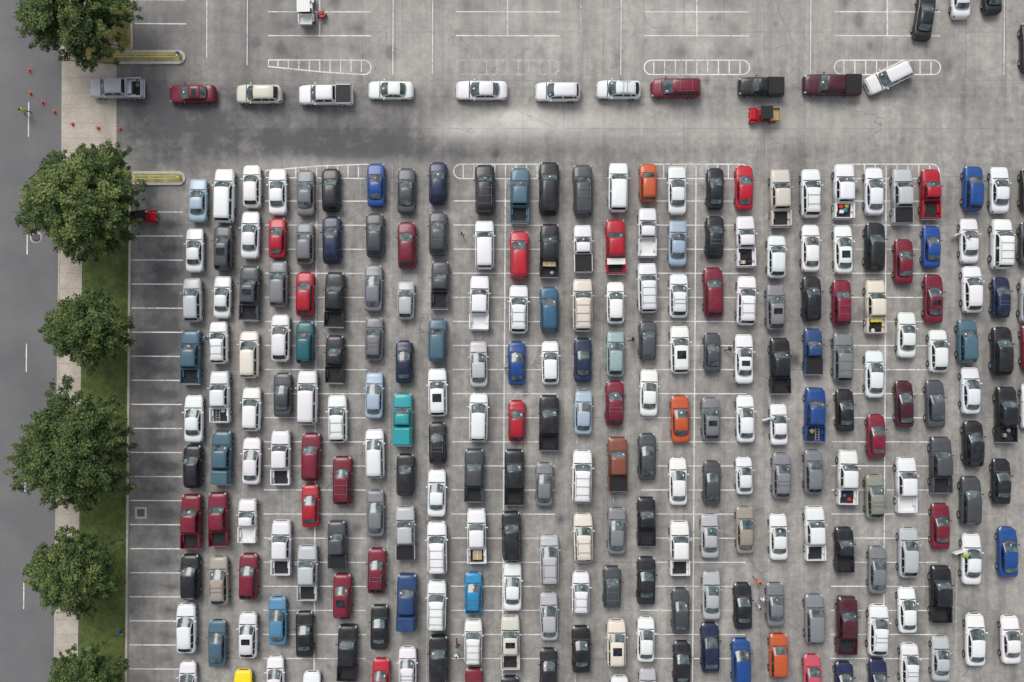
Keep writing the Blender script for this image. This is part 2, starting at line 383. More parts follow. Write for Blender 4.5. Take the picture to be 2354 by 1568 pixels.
COL = {
 'white': (.72, .725, .73), 'cream': (.60, .56, .48), 'silver': (.41, .42, .44), 'grey': (.17, .175, .19), 'dark grey': (.055, .060, .070), 'black': (.012, .013, .017),
 'navy': (.009, .017, .055), 'blue': (.008, .050, .21), 'medium blue': (.018, .055, .16), 'pale blue': (.34, .44, .52), 'slate blue': (.06, .125, .175), 'steel blue': (.03, .10, .19), 'teal': (.012, .11, .13), 'turquoise': (.02, .27, .29),
 'red': (.38, .008, .022), 'dark red': (.16, .008, .025), 'maroon': (.055, .008, .018), 'orange': (.44, .08, .025), 'tan': (.31, .265, .23), 'brown': (.18, .06, .035),
 'yellow': (.78, .53, .01), 'olive grey': (.20, .21, .17), 'pale teal': (.27, .37, .37), 'bright blue': (.01, .19, .40), 'coral': (.48, .07, .10), 'sky blue': (.07, .20, .33)}
CC = dict(w='white', c='cream', s='silver', g='grey', G='dark grey', k='black', n='navy', b='blue', M='medium blue', l='pale blue', a='slate blue', A='steel blue', t='teal', q='turquoise', r='red', d='dark red', m='maroon',
          o='orange', T='tan', B='brown', y='yellow', O='olive grey', p='pale teal', B2='bright blue', C='coral', S='sky blue')
LANES = """455 460 100 s l;447 575 102 s w;443 690 102 u s;439 822 128 p a;445 963 110 s w;443 1073 99 u k;440 1200 129 p d;437 1327 105 u k;428 1445 115 u w;431 1572 0 s w
516 450 124 U w;513 570 104 u G o;511 683 98 s w;503 788 98 u w k;506 913 122 p w l;510 1053 127 p a c;502 1195 128 p d;503 1336 114 u T k;499 1480 108 s a
579 428 99 u w;575 540 110 s w;574 675 129 p G o;573 815 109 m c;578 941 101 u w;578 1060 109 s w;569 1198 104 r w L;571 1326 107 u d;570 1461 106 u w o;558 1594 0 s y
638 440 108 s w;637 547 94 s r;640 653 106 u g;645 777 110 u w;649 908 102 s G;646 1053 129 p w;647 1260 129 p w;638 1428 111 s S;633 1560 0 s w
702 443 107 s g;701 560 98 u g;701 676 103 u r;701 788 98 u t;707 914 125 U w;715 1051 111 u d;713 1163 99 s r;707 1318 131 p s;700 1459 105 s k;716 1598 0 s w
761 437 100 u k;763 552 110 u n;770 690 130 p k;770 827 114 r k;776 963 111 u w k;787 1105 112 u d k;775 1252 111 p G t;787 1371 104 u d o;799 1502 132 p k
864 425 101 s b;862 541 102 u G;858 662 109 s g;860 779 101 u g k;860 909 107 s l;862 1043 114 m w;863 1181 108 s g;866 1313 105 u d k;872 1443 103 s k;875 1565 0 s r
934 438 105 s G;935 564 108 u d;933 690 89 h s;929 832 99 s n;926 965 125 r q c;932 1092 97 u k;932 1226 125 p s t;935 1385 134 p M c;937 1538 0 u w k
1007 421 98 u n;1007 537 102 u G k;1012 656 114 r G;1006 782 99 U a;1006 902 111 u w o;1006 1019 97 u k k;1004 1134 109 s w;1005 1260 121 U w k;1004 1392 115 U w k;1008 1520 0 U k
1115 436 115 U k k;1114 563 112 U w;1102 697 128 p w L;1100 837 107 s s;1100 959 112 m w;1090 1094 126 p G;1096 1233 129 p w l;1088 1365 98 h B2 k;1088 1475 101 U w k;1089 1590 0 s d
1195 450 129 p a;1194 587 113 m r;1192 711 112 u w k;1188 835 102 s b;1188 968 96 h r;1182 1098 132 p k;1176 1233 114 U k;1178 1349 112 s w;1173 1478 126 p c o;1173 1606 0 u k
1262 434 123 U k;1263 577 126 p k l;1263 712 106 u A;1265 834 101 h w;1262 973 131 p k;1251 1114 101 s g;1263 1288 116 m s k;1262 1418 111 s s;1261 1542 0 s k
1340 439 120 U G k;1340 572 113 r w t;1339 702 122 U c k;1340 828 104 s n;1341 949 101 s l;1338 1096 122 U w k;1341 1237 114 u c k;1335 1364 99 u w k;1336 1494 108 s k
1421 431 113 U w;1415 568 129 p r w;1415 696 98 h w;1415 814 106 h p;1413 927 104 u d k;1420 1068 129 p B t;1418 1221 108 s g;1407 1350 96 u G k;1417 1480 110 u c o;1425 1605 0 u w
1490 420 88 u o;1488 535 116 r w L;1488 662 115 U w k;1489 783 91 u G;1492 903 109 s w;1488 1050 108 s G;1486 1200 116 r k;1486 1336 110 s k;1485 1471 103 s w;1489 1588 0 s s
1557 437 113 s w;1558 559 106 s l;1560 680 102 u w k;1563 804 111 u w o;1564 964 110 s o;1559 1107 110 s w;1562 1261 128 p w;1565 1405 105 s G;1568 1525 0 s k
1644 433 97 s k;1643 545 98 u k k;1640 672 115 u d;1638 811 92 s G;1634 963 100 u g o;1637 1110 101 s G;1632 1233 102 s s;1636 1370 111 s s;1633 1490 115 s n
1711 431 103 s r;1714 556 121 r w l;1716 691 114 u w k;1711 825 115 s w o;1714 963 110 s w;1711 1094 87 s w;1713 1219 109 s T;1708 1394 107 s k;1704 1524 0 m b
1794 456 136 p c;1785 590 99 u w;1783 707 106 u g o;1793 842 132 p k;1791 976 96 s w d;1797 1094 106 u g k;1790 1235 107 s w;1783 1391 101 s g;1790 1508 102 u o
1864 444 112 u w k;1864 570 110 s w;1866 687 102 u k o;1869 809 109 r M t;1873 954 128 p b l;1870 1085 102 u g;1873 1227 128 p w;1873 1424 116 u g;1868 1556 0 s C
1940 441 130 p w l;1939 573 113 s w o;1935 696 105 u d k;1938 822 113 u g k;1943 944 98 s k;1948 1098 129 p w l;1941 1265 107 r k;1947 1439 136 p m;1941 1572 0 u n
2010 439 111 s w;2011 568 112 u k;2012 706 126 p c l;2011 860 110 s w;2015 1003 101 s d;2011 1142 102 u O k;2018 1311 109 s g;2019 1449 118 u w k;2019 1569 0 s n
2074 452 129 p s t;2078 601 104 s d;2085 770 106 s w;2079 929 108 s m;2083 1116 131 p w L;2089 1271 116 u s;2086 1403 106 s w;2091 1530 0 u w k
2139 447 118 r r;2142 567 98 s b;2147 687 113 s d o;2157 807 99 u w;2151 929 110 s G;2163 1070 133 p G;2163 1211 106 s d;2163 1367 134 p k;2163 1515 103 s s
2237 433 102 u b;2229 553 104 s w d;2235 665 108 u w;2224 785 100 u a;2232 898 109 s w;2238 1021 106 u k o;2231 1152 113 u G;2234 1286 118 s w d;2243 1472 120 s w
2299 436 108 s w;2302 561 115 U w k;2302 684 94 h n k;2303 808 112 u k;2313 954 131 p k l;2303 1108 105 s k o;2318 1270 116 s b;2324 1472 110 s w
2368 436 100 s k;2366 560 100 s G;2368 690 104 u s;2371 800 105 s d;2370 935 105 s w""".split('\n')
def ordw(n): return ['first', 'second', 'third', 'fourth', 'fifth', 'sixth', 'seventh', 'eighth', 'ninth', 'tenth', 'eleventh', 'twelfth', 'thirteenth', 'fourteenth', 'fifteenth'][n - 1]
FEAT = dict(k='with roof rack', o='with sunroof', t='with covered bed', w='with white bed cover', c='with capped bed', l='with loaded bed', L='with pale bed floor', d='with open door')
TYPE = dict(s='sedan', h='hatchback', u='SUV', U='large SUV', m='minivan', p='pickup truck', r='small pickup truck')
cars = []
for li, line in enumerate(LANES):
    for ri, it in enumerate(line.split(';')):
        f = it.split(); op = f[5] if len(f) > 5 else ''
        cars.append(dict(x=float(f[0]), y=float(f[1]), l=float(f[2]), t=f[3], c=CC[f[4]], o=op, lane=li, row=ri, rz=R(random.uniform(-1.3, 1.3))))
NL = 26
byl = {(c['lane'], c['row']): c for c in cars}
for c in cars:
    c['short'] = c['c'] + ' ' + TYPE[c['t']]; c['feat'] = ' '.join(FEAT[o] for o in c['o'][:1])
    c['desc'] = (c['short'] + ' ' + c['feat']).strip()
for c in cars:
    a = byl.get((c['lane'], c['row'] - 1)); b_ = byl.get((c['lane'], c['row'] + 1))
    c['f'] = a['short'] if a else None; c['b'] = b_['short'] if b_ else None
def same(c, d): return d['short'] == c['short'] and (not c['feat'] or d['feat'] == c['feat'])
for c in cars:
    S_ = [d for d in cars if same(c, d)]; lab = None
    if c['lane'] >= NL:
        lab = f"{c['short']} cut off by the right edge, {ordw(c['row'] + 1)} from the top"
    elif len(S_) == 1: lab = c['desc'] + ' waiting in the parking lot lanes'
    elif c['f'] and len([d for d in S_ if d['f'] == c['f']]) == 1: lab = f"{c['desc']} directly behind the {c['f']} in its lane"
    elif c['b'] and len([d for d in S_ if d['b'] == c['b']]) == 1: lab = f"{c['desc']} directly ahead of the {c['b']} in its lane"
    if not lab or len(lab.split()) > 16:
        lnn = f"{ordw(c['lane'] + 1)} lane from left" if c['lane'] < 13 else f"{ordw(NL - c['lane'])} lane from right"
        lab = f"{c['desc']}, {ordw(c['row'] + 1)} in the {lnn}" if c['row'] else f"{c['desc']} at the front of the {lnn}"
    c['label'] = lab; c['group'] = 'vehicles waiting in lanes in the parking lot'
Q = """269 203 126 p s l|silver pickup truck leaving over the pale driveway, leftmost of the queue|90
441 215 107 s d o|dark red sedan with sunroof, second from left in the top queue|90
595 216 105 u c|cream SUV in the top queue between dark red sedan and white pickup|90
749 218 126 p w t|white pickup truck with covered bed in the horizontal top queue|90
898 207 105 s w|white car right behind the white pickup in the top queue|90
1107 207 120 s w|long white sedan in the middle of the horizontal top queue|90
1282 211 104 u w|white SUV just right of the long white sedan in top queue|90
1422 206 103 u w k|white SUV with roof rack ahead of the crimson minivan in queue|90
1554 202 115 m d k|crimson minivan with roof rack in the horizontal top queue|90
1751 199 107 r k t|black pickup truck just above the small red utility vehicle|90
1914 195 136 p m t|maroon pickup truck with black bed in the top queue|90
2044 177 112 u w|white SUV turning at an angle across the hatched bay end|116
2127 36 112 s k|black sedan driving slightly tilted near the top right corner|-9
2209 -12 106 s w|white sedan cut off by the top edge near the right corner|1
2281 -22 108 s k|black sedan cut off by the top edge, nearest the right corner|2
2370 108 116 s k|black car sliver at the right edge above the waiting lanes|0""".split('\n')
for q in Q:
    a, lab, ang = q.split('|'); f = a.split()
    cars.append(dict(x=float(f[0]), y=float(f[1]), l=float(f[2]), t=f[3], c=CC[f[4]], o=f[5] if len(f) > 5 else '', lane=-1, row=0, rz=R(float(ang) + random.uniform(-.8, .8)), label=lab,
                     group='vehicles driving along the entrance aisle'))
beds = {}
rv = random.Random(5)
for c in cars:
    kd = c['t']
    if kd in 'su' and rv.random() < .5: kd += '2'
    S, G = spec(kd, c['o']); k = K[kd]
    x, y = g(c['x'], c['y'], .8)
    root = link(k['n'], None, None, (x, y, .004), c['rz'], label=c['label'], category={'p': 'pickup truck', 'r': 'pickup truck', 'm': 'minivan'}.get(c['t'], 'car'), group=c['group'])
    root.empty_display_size = .3
    sy = (c['l'] / (k['L'] * (PX + .25))) if c['l'] else 1.0
    if 'bed' in k: sy *= .985
    sx = (.6 + .4 * sy) * random.uniform(.985, 1.02)
    root.scale = (sx, sy, random.uniform(.97, 1.04))
    base = COL[c['c']]; j = random.uniform(.85, 1.12)
    if c['c'] == 'white': j = random.uniform(.90, 1.0)
    col = tuple(min(.84, v * j * random.uniform(.97, 1.03)) for v in base) + (1,)
    def inst(it, par):
        n_, me, loc, rz, tint, ch = it
        o = link(n_, me, par, loc, rz)
        if tint: o.color = col
        for q in ch: inst(q, o)
    for it in S: inst(it, root)
    r = random.random()
    tc = 'tagc' if r < .45 else 'tagp' if r < .62 else 'tagw' if r < .95 else 'tago'
    if random.random() < .85: link('paper_tag', tag_mesh(kd, G, tc, random.choice((0, 0, 1, 2))), root)
    c['root'] = root
    if 'bed' in k: beds[(c['lane'], c['row'])] = (root, (k['bed'] - k['L'] / 2 + .1) / 2)

# ------------------------------------------------------------ loads in truck beds
def at_bed(key, dx, dy, z=.71):
    root, yb = beds[key]; mtx = Matrix.Translation(root.location) @ Matrix.Rotation(root.rotation_euler.z, 4, 'Z')
    return mtx @ Vector((dx, (yb + dy) * root.scale[1], z)), root.rotation_euler.z
def carton(key, dx, dy, s, m, label, rz=0):
    q = MB().box((0, 0, s[2] / 2), s, .015, 0)
    q.box((0, 0, s[2] + .004), (.06, s[1], .006), 0, 1)
    p_, r_ = at_bed(key, dx, dy); link('carton', q.mesh('carton', [m, M['tagw']]), None, p_, r_ + rz, label=label, category='box')
def tyre(key, dx, dy, label, z=.71):
    q = MB().lathe([(.0, .2), (.0, .33), (.04, .36), (.16, .36), (.2, .33), (.2, .2), (.12, .19), (.1, .02)], 'Z', 20, [0, 0, 0, 0, 0, 1, 1])
    p_, r_ = at_bed(key, dx, dy, z); link('spare_tyre', q.mesh('spare_tyre', [M['rubber'], M['black']]), None, p_, r_, label=label, category='tyre')
def sack(key, dx, dy, col, label, s=.3):
    q = bmesh.new(); bmesh.ops.create_icosphere(q, subdivisions=2, radius=s)
    for v in q.verts:
        n_ = 1 + .22 * math.sin(7 * v.co.x / s + 3 * v.co.y / s) + .1 * random.uniform(-1, 1); v.co *= n_; v.co.z = v.co.z * .7 + s * .7
        if v.co.z < 0: v.co.z = 0
    for f in q.faces: f.smooth = True
    me = bpy.data.meshes.new('sack'); q.to_mesh(me); q.free(); me.materials.append(simple('sack_cloth', col, .8))
    p_, r_ = at_bed(key, dx, dy); link('sack', me, None, p_, r_ + random.random(), label=label, category='bag')
def ladder(key, dx, dy, m, label, rz=0, ln=1.6):
    q = MB()
    for s_ in (-1, 1): q.box((s_ * .2, 0, .06), (.05, ln, .08), .01)
    for i in range(int(ln / .28)): q.box((0, -ln / 2 + .15 + i * .28, .06), (.36, .04, .03))
    p_, r_ = at_bed(key, dx, dy, .71); link('ladder', q.mesh('ladder', m), None, p_, r_ + rz, label=label, category='ladder')
tyre((17, 1), .25, -.3, 'black spare tyre in the bed of the loaded white pickup'); tyre((17, 1), -.3, .75, 'dark tyre near the cab inside the same loaded white pickup bed')
carton((17, 1), -.35, -.5, (.5, .35, .3), M['card'], 'small tan box beside the tyre in the white pickup bed')
carton((11, 1), 0, .55, (1.35, .5, .5), M['card'], 'wide pale crate behind the cab of the black pickup')
sack((11, 1), .3, -.4, (.3, .3, .28), 'grey bag at the rear of the black pickup bed', .22)
sack((20, 0), -.35, .45, (.5, .05, .05), 'red bag in the bed of front-row white pickup'); sack((20, 0), .25, .5, (.5, .5, .05), 'yellow bag in the bed of front-row white pickup', .24)
sack((20, 0), .1, .05, (.05, .2, .25), 'teal bag in the bed of front-row white pickup', .26); carton((20, 0), -.3, -.1, (.4, .35, .3), M['plain_white'], 'white box in the bed of front-row white pickup')
ladder((1, 4), -.25, .1, M['steel'], 'pale metal ladder in the bed of white pickup, second lane'); sack((1, 4), .35, .5, (.45, .4, .35), 'beige bag beside the ladder in the white pickup bed', .25)
carton((9, 6), .05, .1, (.95, 1.0, .4), M['card'], 'large tan cardboard box filling the white pickup bed')
sack((19, 4), -.3, .3, (.25, .2, .12), 'brown bag in the bed of the blue pickup', .3); ladder((19, 4), .3, 0, M['steel'], 'metal ladder lying in the bed of the blue pickup')
sack((20, 5), .2, -.3, (.45, .03, .03), 'red bag at the tailgate of white pickup near lower right', .22); sack((20, 5), -.3, .1, (.06, .12, .3), 'blue bag in the bed of white pickup near lower right', .2)
carton((21, 2), 0, .55, (1.2, .35, .4), M['yellow'], 'yellow box behind the cab of the cream pickup'); tyre((21, 2), .1, -.15, 'black tyre in the bed of the cream pickup')
sack((21, 2), -.3, -.55, (.6, .55, .5), 'pale bag at the tailgate of the cream pickup', .22)
sack((25, 4), .2, .4, (.25, .24, .22), 'grey bag in the black pickup bed near right edge', .24); carton((25, 4), -.25, -.1, (.5, .4, .3), M['iron'], 'dark box in the black pickup bed near right edge')
qp = [c for c in cars if c['lane'] == -1 and c['x'] == 269][0]; beds['q'] = (qp['root'], (K['p']['bed'] - K['p']['L'] / 2 + .1) / 2)
carton('q', 0, .5, (1.3, .4, .45), M['steel'], 'pale metal toolbox behind the cab of the leftmost pickup'); sack('q', .3, -.3, (.2, .15, .1), 'brown bag in the bed of the leftmost queue pickup', .25)

# ------------------------------------------------------------ utility vehicles
def utv(px, py, rz, bodym, roofm, bedm, label, name='utility_vehicle', sc=1):
    x, y = g(px, py, .8); t = link(name, None, None, (x, y, .004), rz, label=label, category='utility vehicle'); t.scale = (sc, sc, sc)
    q = MB(); q.box((0, 1.05, .72), (1.25, .9, .4), .12, taper=.82); q.box((0, 0, .5), (1.3, 1.5, .25), .06)
    for s_ in (-1, 1): q.box((s_ * .68, 1.0, .68), (.3, .75, .1), .04); q.box((s_ * .68, -.95, .72), (.3, .8, .1), .04)
    link('body', q.mesh('body', bodym), t)
    q = MB().box((0, -.2, .78), (1.2, .5, .16), .05).box((0, -.47, 1.05), (1.2, .12, .5), .04); link('seat', q.mesh('seat', M['seat']), t)
    q = MB()
    for s_ in (-1, 1): q.tube([(s_ * .62, .75, .75), (s_ * .58, .35, 1.75), (s_ * .58, -.55, 1.75), (s_ * .62, -.65, .7)], .03, 8)
    link('roll_cage', q.mesh('roll_cage', M['black']), t)
    q = MB().box((0, -.1, 1.80), (1.35, 1.3, .06), .025)
    for i in (-1, 0, 1): q.box((i * .35, -.1, 1.838), (.1, 1.15, .02), .005)
    link('roof', q.mesh('roof', roofm), t)
    q = MB().box((0, -1.2, .85), (1.35, 1.05, .06), .01)
    for s_ in (-1, 1): q.box((s_ * .65, -1.2, 1.02), (.05, 1.05, .3), .01)
    q.box((0, -.7, 1.02), (1.25, .05, .3), .01); q.box((0, -1.7, 1.02), (1.25, .05, .3), .01); link('cargo_bed', q.mesh('cargo_bed', bedm), t)
    for s_ in (-1, 1):
        link('headlight', MB().box((s_ * .42, 1.5, .7), (.25, .06, .12), .02).mesh('headlight', M['lamp']), t)
        for yy in (1.05, -1.05): link('wheel', wheel_mesh(.33), t, (s_ * .68, yy, .33), 0 if s_ > 0 else math.pi)
    q = MB().lathe([(0, .17), (.03, .17), (.03, .15)], 'Z', 14, c=(-.3, .35, 1.05)).tube([(-.3, .6, .8), (-.3, .35, 1.05)], .02, 6); link('steering_wheel', q.mesh('steering_wheel', M['black']), t)
utv(1754, 264, R(91), M['redp'], M['black'], M['tan'], 'small red utility vehicle with tan cargo bed below the black pickup')
utv(703, 20, R(1), M['plain_white'], M['plain_white'], M['plain_white'], 'small white utility vehicle at the top edge beside red machine', sc=1.02)
utv(331, 498, R(-88), M['redp'], M['black'], M['black'], 'small red utility vehicle half hidden under the large tree', sc=.85)
t = link('generator', None, None, (*g(740, 35, .4), .004), R(5), label='small red wheeled machine beside the white utility vehicle', category='machine')
link('housing', MB().box((0, 0, .5), (.55, .75, .4), .06).box((0, .1, .74), (.3, .3, .1), .03).mesh('housing', M['redp']), t)
q = MB()
for s_ in (-1, 1): q.tube([(s_ * .32, .5, .3), (s_ * .32, .45, .85), (s_ * .32, -.45, .85), (s_ * .32, -.6, .3), (s_ * .32, -.95, .55)], .02, 6)
link('frame', q.mesh('frame', M['black']), t)
for s_ in (-1, 1): link('wheel', wheel_mesh(.33), t, (s_ * .42, 0, .2)).scale = (.5, .6, .6)

# ------------------------------------------------------------ ground, road, verge
x0, x1, y0, y1, stp = -64, 64, -44, 44, .25
xs = np.arange(x0, x1 + .01, stp); ys = np.arange(y0, y1 + .01, stp); X, Y = np.meshgrid(xs, ys)
dark = np.zeros_like(X); light = np.zeros_like(X); PXX = X * PX + 1177; PYY = 784 - Y * PX
def blob(arr, px, py, rx, ry, a, p_=2): arr += a * np.exp(-(np.abs((PXX - px) / rx) ** p_ + np.abs((PYY - py) / ry) ** p_))
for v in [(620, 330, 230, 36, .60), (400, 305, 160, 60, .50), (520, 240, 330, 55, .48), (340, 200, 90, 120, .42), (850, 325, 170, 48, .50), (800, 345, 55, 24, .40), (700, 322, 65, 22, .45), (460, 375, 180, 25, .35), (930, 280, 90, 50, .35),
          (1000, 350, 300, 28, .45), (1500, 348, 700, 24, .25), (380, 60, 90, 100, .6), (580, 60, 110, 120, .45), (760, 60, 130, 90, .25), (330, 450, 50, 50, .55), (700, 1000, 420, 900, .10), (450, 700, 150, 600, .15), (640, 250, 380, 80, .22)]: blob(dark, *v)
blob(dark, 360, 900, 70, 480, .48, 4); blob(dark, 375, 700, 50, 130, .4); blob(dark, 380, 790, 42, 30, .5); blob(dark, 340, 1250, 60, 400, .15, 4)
for i, yy in enumerate(np.arange(515, 1560, 55.4)): blob(dark, 385 + random.uniform(-12, 12), yy + 2, 28, 10, random.uniform(.25, .6))
# stall stains in the empty bays and along the lanes
rs = random.Random(3)
for _ in range(420):
    bx = rs.choice((735, 1167, 1602, 2040)) + rs.choice((-1, 1)) * rs.uniform(20, 110); by = rs.choice((-1, 0, 1, 2)) * 55 + rs.uniform(-10, 20)
    if rs.random() < .6: bx = rs.uniform(440, 2350); by = rs.uniform(380, 1568)
    blob(dark, bx, by, rs.uniform(6, 16), rs.uniform(6, 22), rs.uniform(.12, .45))
for px, py, r_ in [(588, 100, 9), (901, 122, 13), (1725, 122, 10), (2182, 150, 12), (2000, 105, 10), (1140, 355, 6), (1652, 42, 7), (1972, 40, 14), (1825, 828, 13), (894, 120, 10), (1405, 780, 6), (1700, 800, 8), (820, 1215, 12), (2010, 1330, 9), (1290, 1195, 8), (1625, 185, 7), (1970, 440, 8), (1208, 905, 6)]:
    blob(dark, px, py, r_, r_ * 1.3, .9)
for cx in (569, 904, 996, 1335, 1427, 1770, 1865, 2215, 2307): blob(dark, cx, 80, 5, 160, .35, 4)
for cx in (720, 950, 1120, 1380, 1560, 1820, 1990, 2250): blob(dark, cx + 15, 800, 7, 900, .12, 4)
for yy, a_ in ((205, .16), (222, .16), (300, .14), (318, .14)): blob(dark, 1300, yy, 1200, 5, a_, 4)
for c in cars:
    if c['lane'] >= 0: blob(dark, c['x'], c['y'], 24, 50, .14)  # ground colour darker beneath each vehicle in the lanes
for v in [(1170, 285, 140, 30, .65), (1340, 280, 170, 35, .45), (1050, 300, 60, 20, .45), (1190, 265, 50, 16, .6), (1700, 300, 220, 30, .28), (1450, 60, 900, 110, .28), (950, 150, 60, 60, .2), (730, 380, 200, 18, .25), (2000, 280, 300, 40, .2)]: blob(light, *v)
nx, ny = len(xs), len(ys)
verts = np.stack([X.ravel(), Y.ravel(), np.zeros(X.size)], 1)
idx = np.arange(nx * ny).reshape(ny, nx); faces = np.stack([idx[:-1, :-1].ravel(), idx[:-1, 1:].ravel(), idx[1:, 1:].ravel(), idx[1:, :-1].ravel()], 1)
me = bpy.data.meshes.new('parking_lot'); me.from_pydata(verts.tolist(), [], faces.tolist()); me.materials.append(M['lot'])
ca = me.color_attributes.new('wear_tone', 'FLOAT_COLOR', 'POINT')
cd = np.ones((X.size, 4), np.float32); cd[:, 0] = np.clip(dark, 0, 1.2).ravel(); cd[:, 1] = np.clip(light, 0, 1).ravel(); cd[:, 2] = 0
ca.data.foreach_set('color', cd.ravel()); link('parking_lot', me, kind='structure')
link('ground', MB().flat([(-900, -900), (900, -900), (900, 900), (-900, 900)], -.02).mesh('ground', M['lot']), kind='structure')
def P_(l): return [g(a, b) for a, b in l]
link('road', MB().flat(P_([(-9000, -6000), (205, -6000), (143, 0), (141, 350), (126, 1568), (50, 7500), (-9000, 7500)]), .004).mesh('road', M['road']), kind='structure')
link('driveway', MB().flat(P_([(142, 140), (268, 148), (268, 352), (141, 350)]), .008).mesh('driveway', M['walk']), kind='structure')
mk = MB()
mk.prism(P_([(141, 352), (192, 352), (190, 600), (180, 1568), (172, 2300), (119, 2300), (127, 1568), (138, 560)]), .0, .12); mk.prism(P_([(143, 138), (147, -600), (200, -600), (196, 138)]), 0, .12)
link('sidewalk', mk.mesh('sidewalk', M['walk']), kind='structure')
mk = MB(); mk.prism(P_([(193, 353), (262, 353), (300, 396), (300, 430), (299, 480), (289, 1568), (282, 2300), (173, 2300), (181, 1568), (191, 600)]), 0, .125)
link('verge', mk.mesh('verge', M['grass']), kind='structure')
link('verge', MB().prism(P_([(197, -600), (302, -600), (302, 116), (268, 146), (197, 138)]), 0, .125).mesh('verge', M['dirt']), kind='structure')
def strip(mb, pts, wpx, z0, z1=None):
    pts = [Vector(g(*p)) for p in pts]; w = wpx / PX / 2; L_, R_ = [], []
    for i, p in enumerate(pts):
        d = (pts[min(i + 1, len(pts) - 1)] - pts[max(i - 1, 0)]).normalized(); n_ = Vector((-d.y, d.x)) * w
        L_.append(p + n_); R_.append(p - n_)
    for i in range(len(pts) - 1):
        poly = [(R_[i].x, R_[i].y), (R_[i + 1].x, R_[i + 1].y), (L_[i + 1].x, L_[i + 1].y), (L_[i].x, L_[i].y)]
        if z1 is None: mb.flat(poly, z0)
        else: mb.prism(poly, z0, z1)
kb = MB()
strip(kb, [(302, 428), (300, 480), (291, 1568), (284, 2300)], 5, 0, .15); strip(kb, [(304, -600), (304, 114)], 4, 0, .15)
strip(kb, [(141, 356), (137, 600), (126.5, 1568), (119, 2300)], 3.5, 0, .14); strip(kb, [(142.5, 138), (146, -600)], 3.5, 0, .14)
link('kerb', kb.mesh('kerb', M['kerb']), kind='structure')
def island(xa, yc, label_):
    r_ = 16; xb = 411; arc = [(xb + r_ * math.sin(a), yc - r_ * math.cos(a)) for a in np.linspace(0, math.pi, 12)]
    link('traffic_island', MB().prism(P_([(xa, yc - r_)] + arc + [(xa, yc + r_)]), 0, .15).mesh('traffic_island', M['kerb']), kind='structure')
    r_ = 10; arc = [(xb + r_ * math.sin(a), yc - r_ * math.cos(a)) for a in np.linspace(0, math.pi, 12)]
    link('island_bed', MB().prism(P_([(xa + 3, yc - r_)] + arc + [(xa + 3, yc + r_)]), .1, .156).mesh('island_bed', M['ibed']), kind='structure')
island(268, 132, 'a'); island(306, 410, 'b')
ln = MB(); fa = MB(); Z = .005
for yy in np.arange(487, 1560, 55.3):
    o_ = (yy - 487) / 1080 * 6; strip(ln, [(303 - o_, yy), (421 - o_ * .6, yy + .5)], 2.6, Z)
strip(ln, [(309, 54), (428, 55)], 2.4, Z); strip(ln, [(309, -1), (428, 0)], 2.4, Z)
bays = [(735, 728, 722, 118), (1167, 1162, 1155, 119), (1602, 1600, 1592, 121), (2040, 2037, 2031, 122)]
for ct, c0_, c1_, hw in bays:
    for yy in (-83, -28, 27, 82): strip(ln, [(ct - hw, yy), (ct + hw, yy + .5)], 2.2, Z)
    strip(ln, [(ct, -300), (ct, 84)], 2.4, Z + .004); strip(ln, [(c0_, 409), (c1_, 1568), (c1_ - 5, 2300)], 2.8, Z + .004)
    for yy in np.arange(462, 1600, 55.35):
        cc = c0_ + (c1_ - c0_) * (yy - 400) / 1168; strip(ln, [(cc - hw, yy), (cc + hw, yy + .5)], 2.3, Z)
    for cyy, cc, sl in ((155, ct, 0), (394, c0_, 1)):
        r_ = 16.5; a_, b_ = cc - hw + r_, cc + hw - r_
        if ct == 735:
            pts = [(b_ + r_ * math.sin(a), cyy - r_ * math.cos(a)) for a in np.linspace(0, math.pi, 12)] if cyy < 200 else [(b_ + r_, cyy - r_), (b_ + r_, cyy + r_)]
            poly = ([(cc - hw, cyy - 17), (cc, cyy - 17)] + pts + [(cc, cyy + 10), (cc - hw, cyy - 2), (cc - hw, cyy - 16)]) if cyy < 200 else [(cc - hw, cyy - 2), (cc, cyy - 12)] + pts + [(cc - hw, cyy + 14), (cc - hw, cyy - 2)]
        else:
            poly = [(b_ + r_ * math.sin(a), cyy - r_ * math.cos(a)) for a in np.linspace(0, math.pi, 12)] + [(a_ - r_ * math.sin(a), cyy + r_ * math.cos(a)) for a in np.linspace(0, math.pi, 12)]
            poly.append(poly[0])
        tgt = fa if (ct == 1167 and cyy < 200) else ln
        strip(tgt, poly, 2.6, Z)
        for i in range(9):
            f_ = i / 8; xx = cc - hw + 22 + f_ * (2 * hw - 44)
            lo_, hi_ = cyy - 14.5, cyy + 14.5
            if ct == 735 and cyy < 200: hi_ = cyy - 2 + min(1, f_ * 2) * 12
            if ct == 735 and cyy > 200: lo_ = cyy - 2 - min(1, f_ * 2) * 10
            strip(tgt, [(xx, lo_), (xx, hi_)], 2.4, Z + .004)
for pts in [[(477, -300), (475, 132)], [(570, -300), (568, 150)], [(905, -300), (903, 172)], [(996, -300), (994, 172)], [(1430, -300), (1427, 172)], [(1866, -300), (1863, 172)], [(2310, -300), (2308, 172)]]: strip(ln, pts, 1.8, Z + .002)
for pts in [[(902, 378), (888, 1568)], [(562, 800), (552, 1568)], [(1424, 480), (1402, 1568)], [(1330, 500), (1322, 1568)], [(1772, 378), (1765, 1568)], [(2212, 378), (2196, 1568)], [(1336, -100), (1334, 172)], [(2217, -100), (2214, 172)], [(990, 380), (980, 1568)]]: strip(fa, pts, 1.6, Z + .002)
link('parking_lines', ln.mesh('parking_lines', M['line']), kind='structure'); link('faded_lines', fa.mesh('faded_lines', M['faint']), kind='structure')
rl = MB()
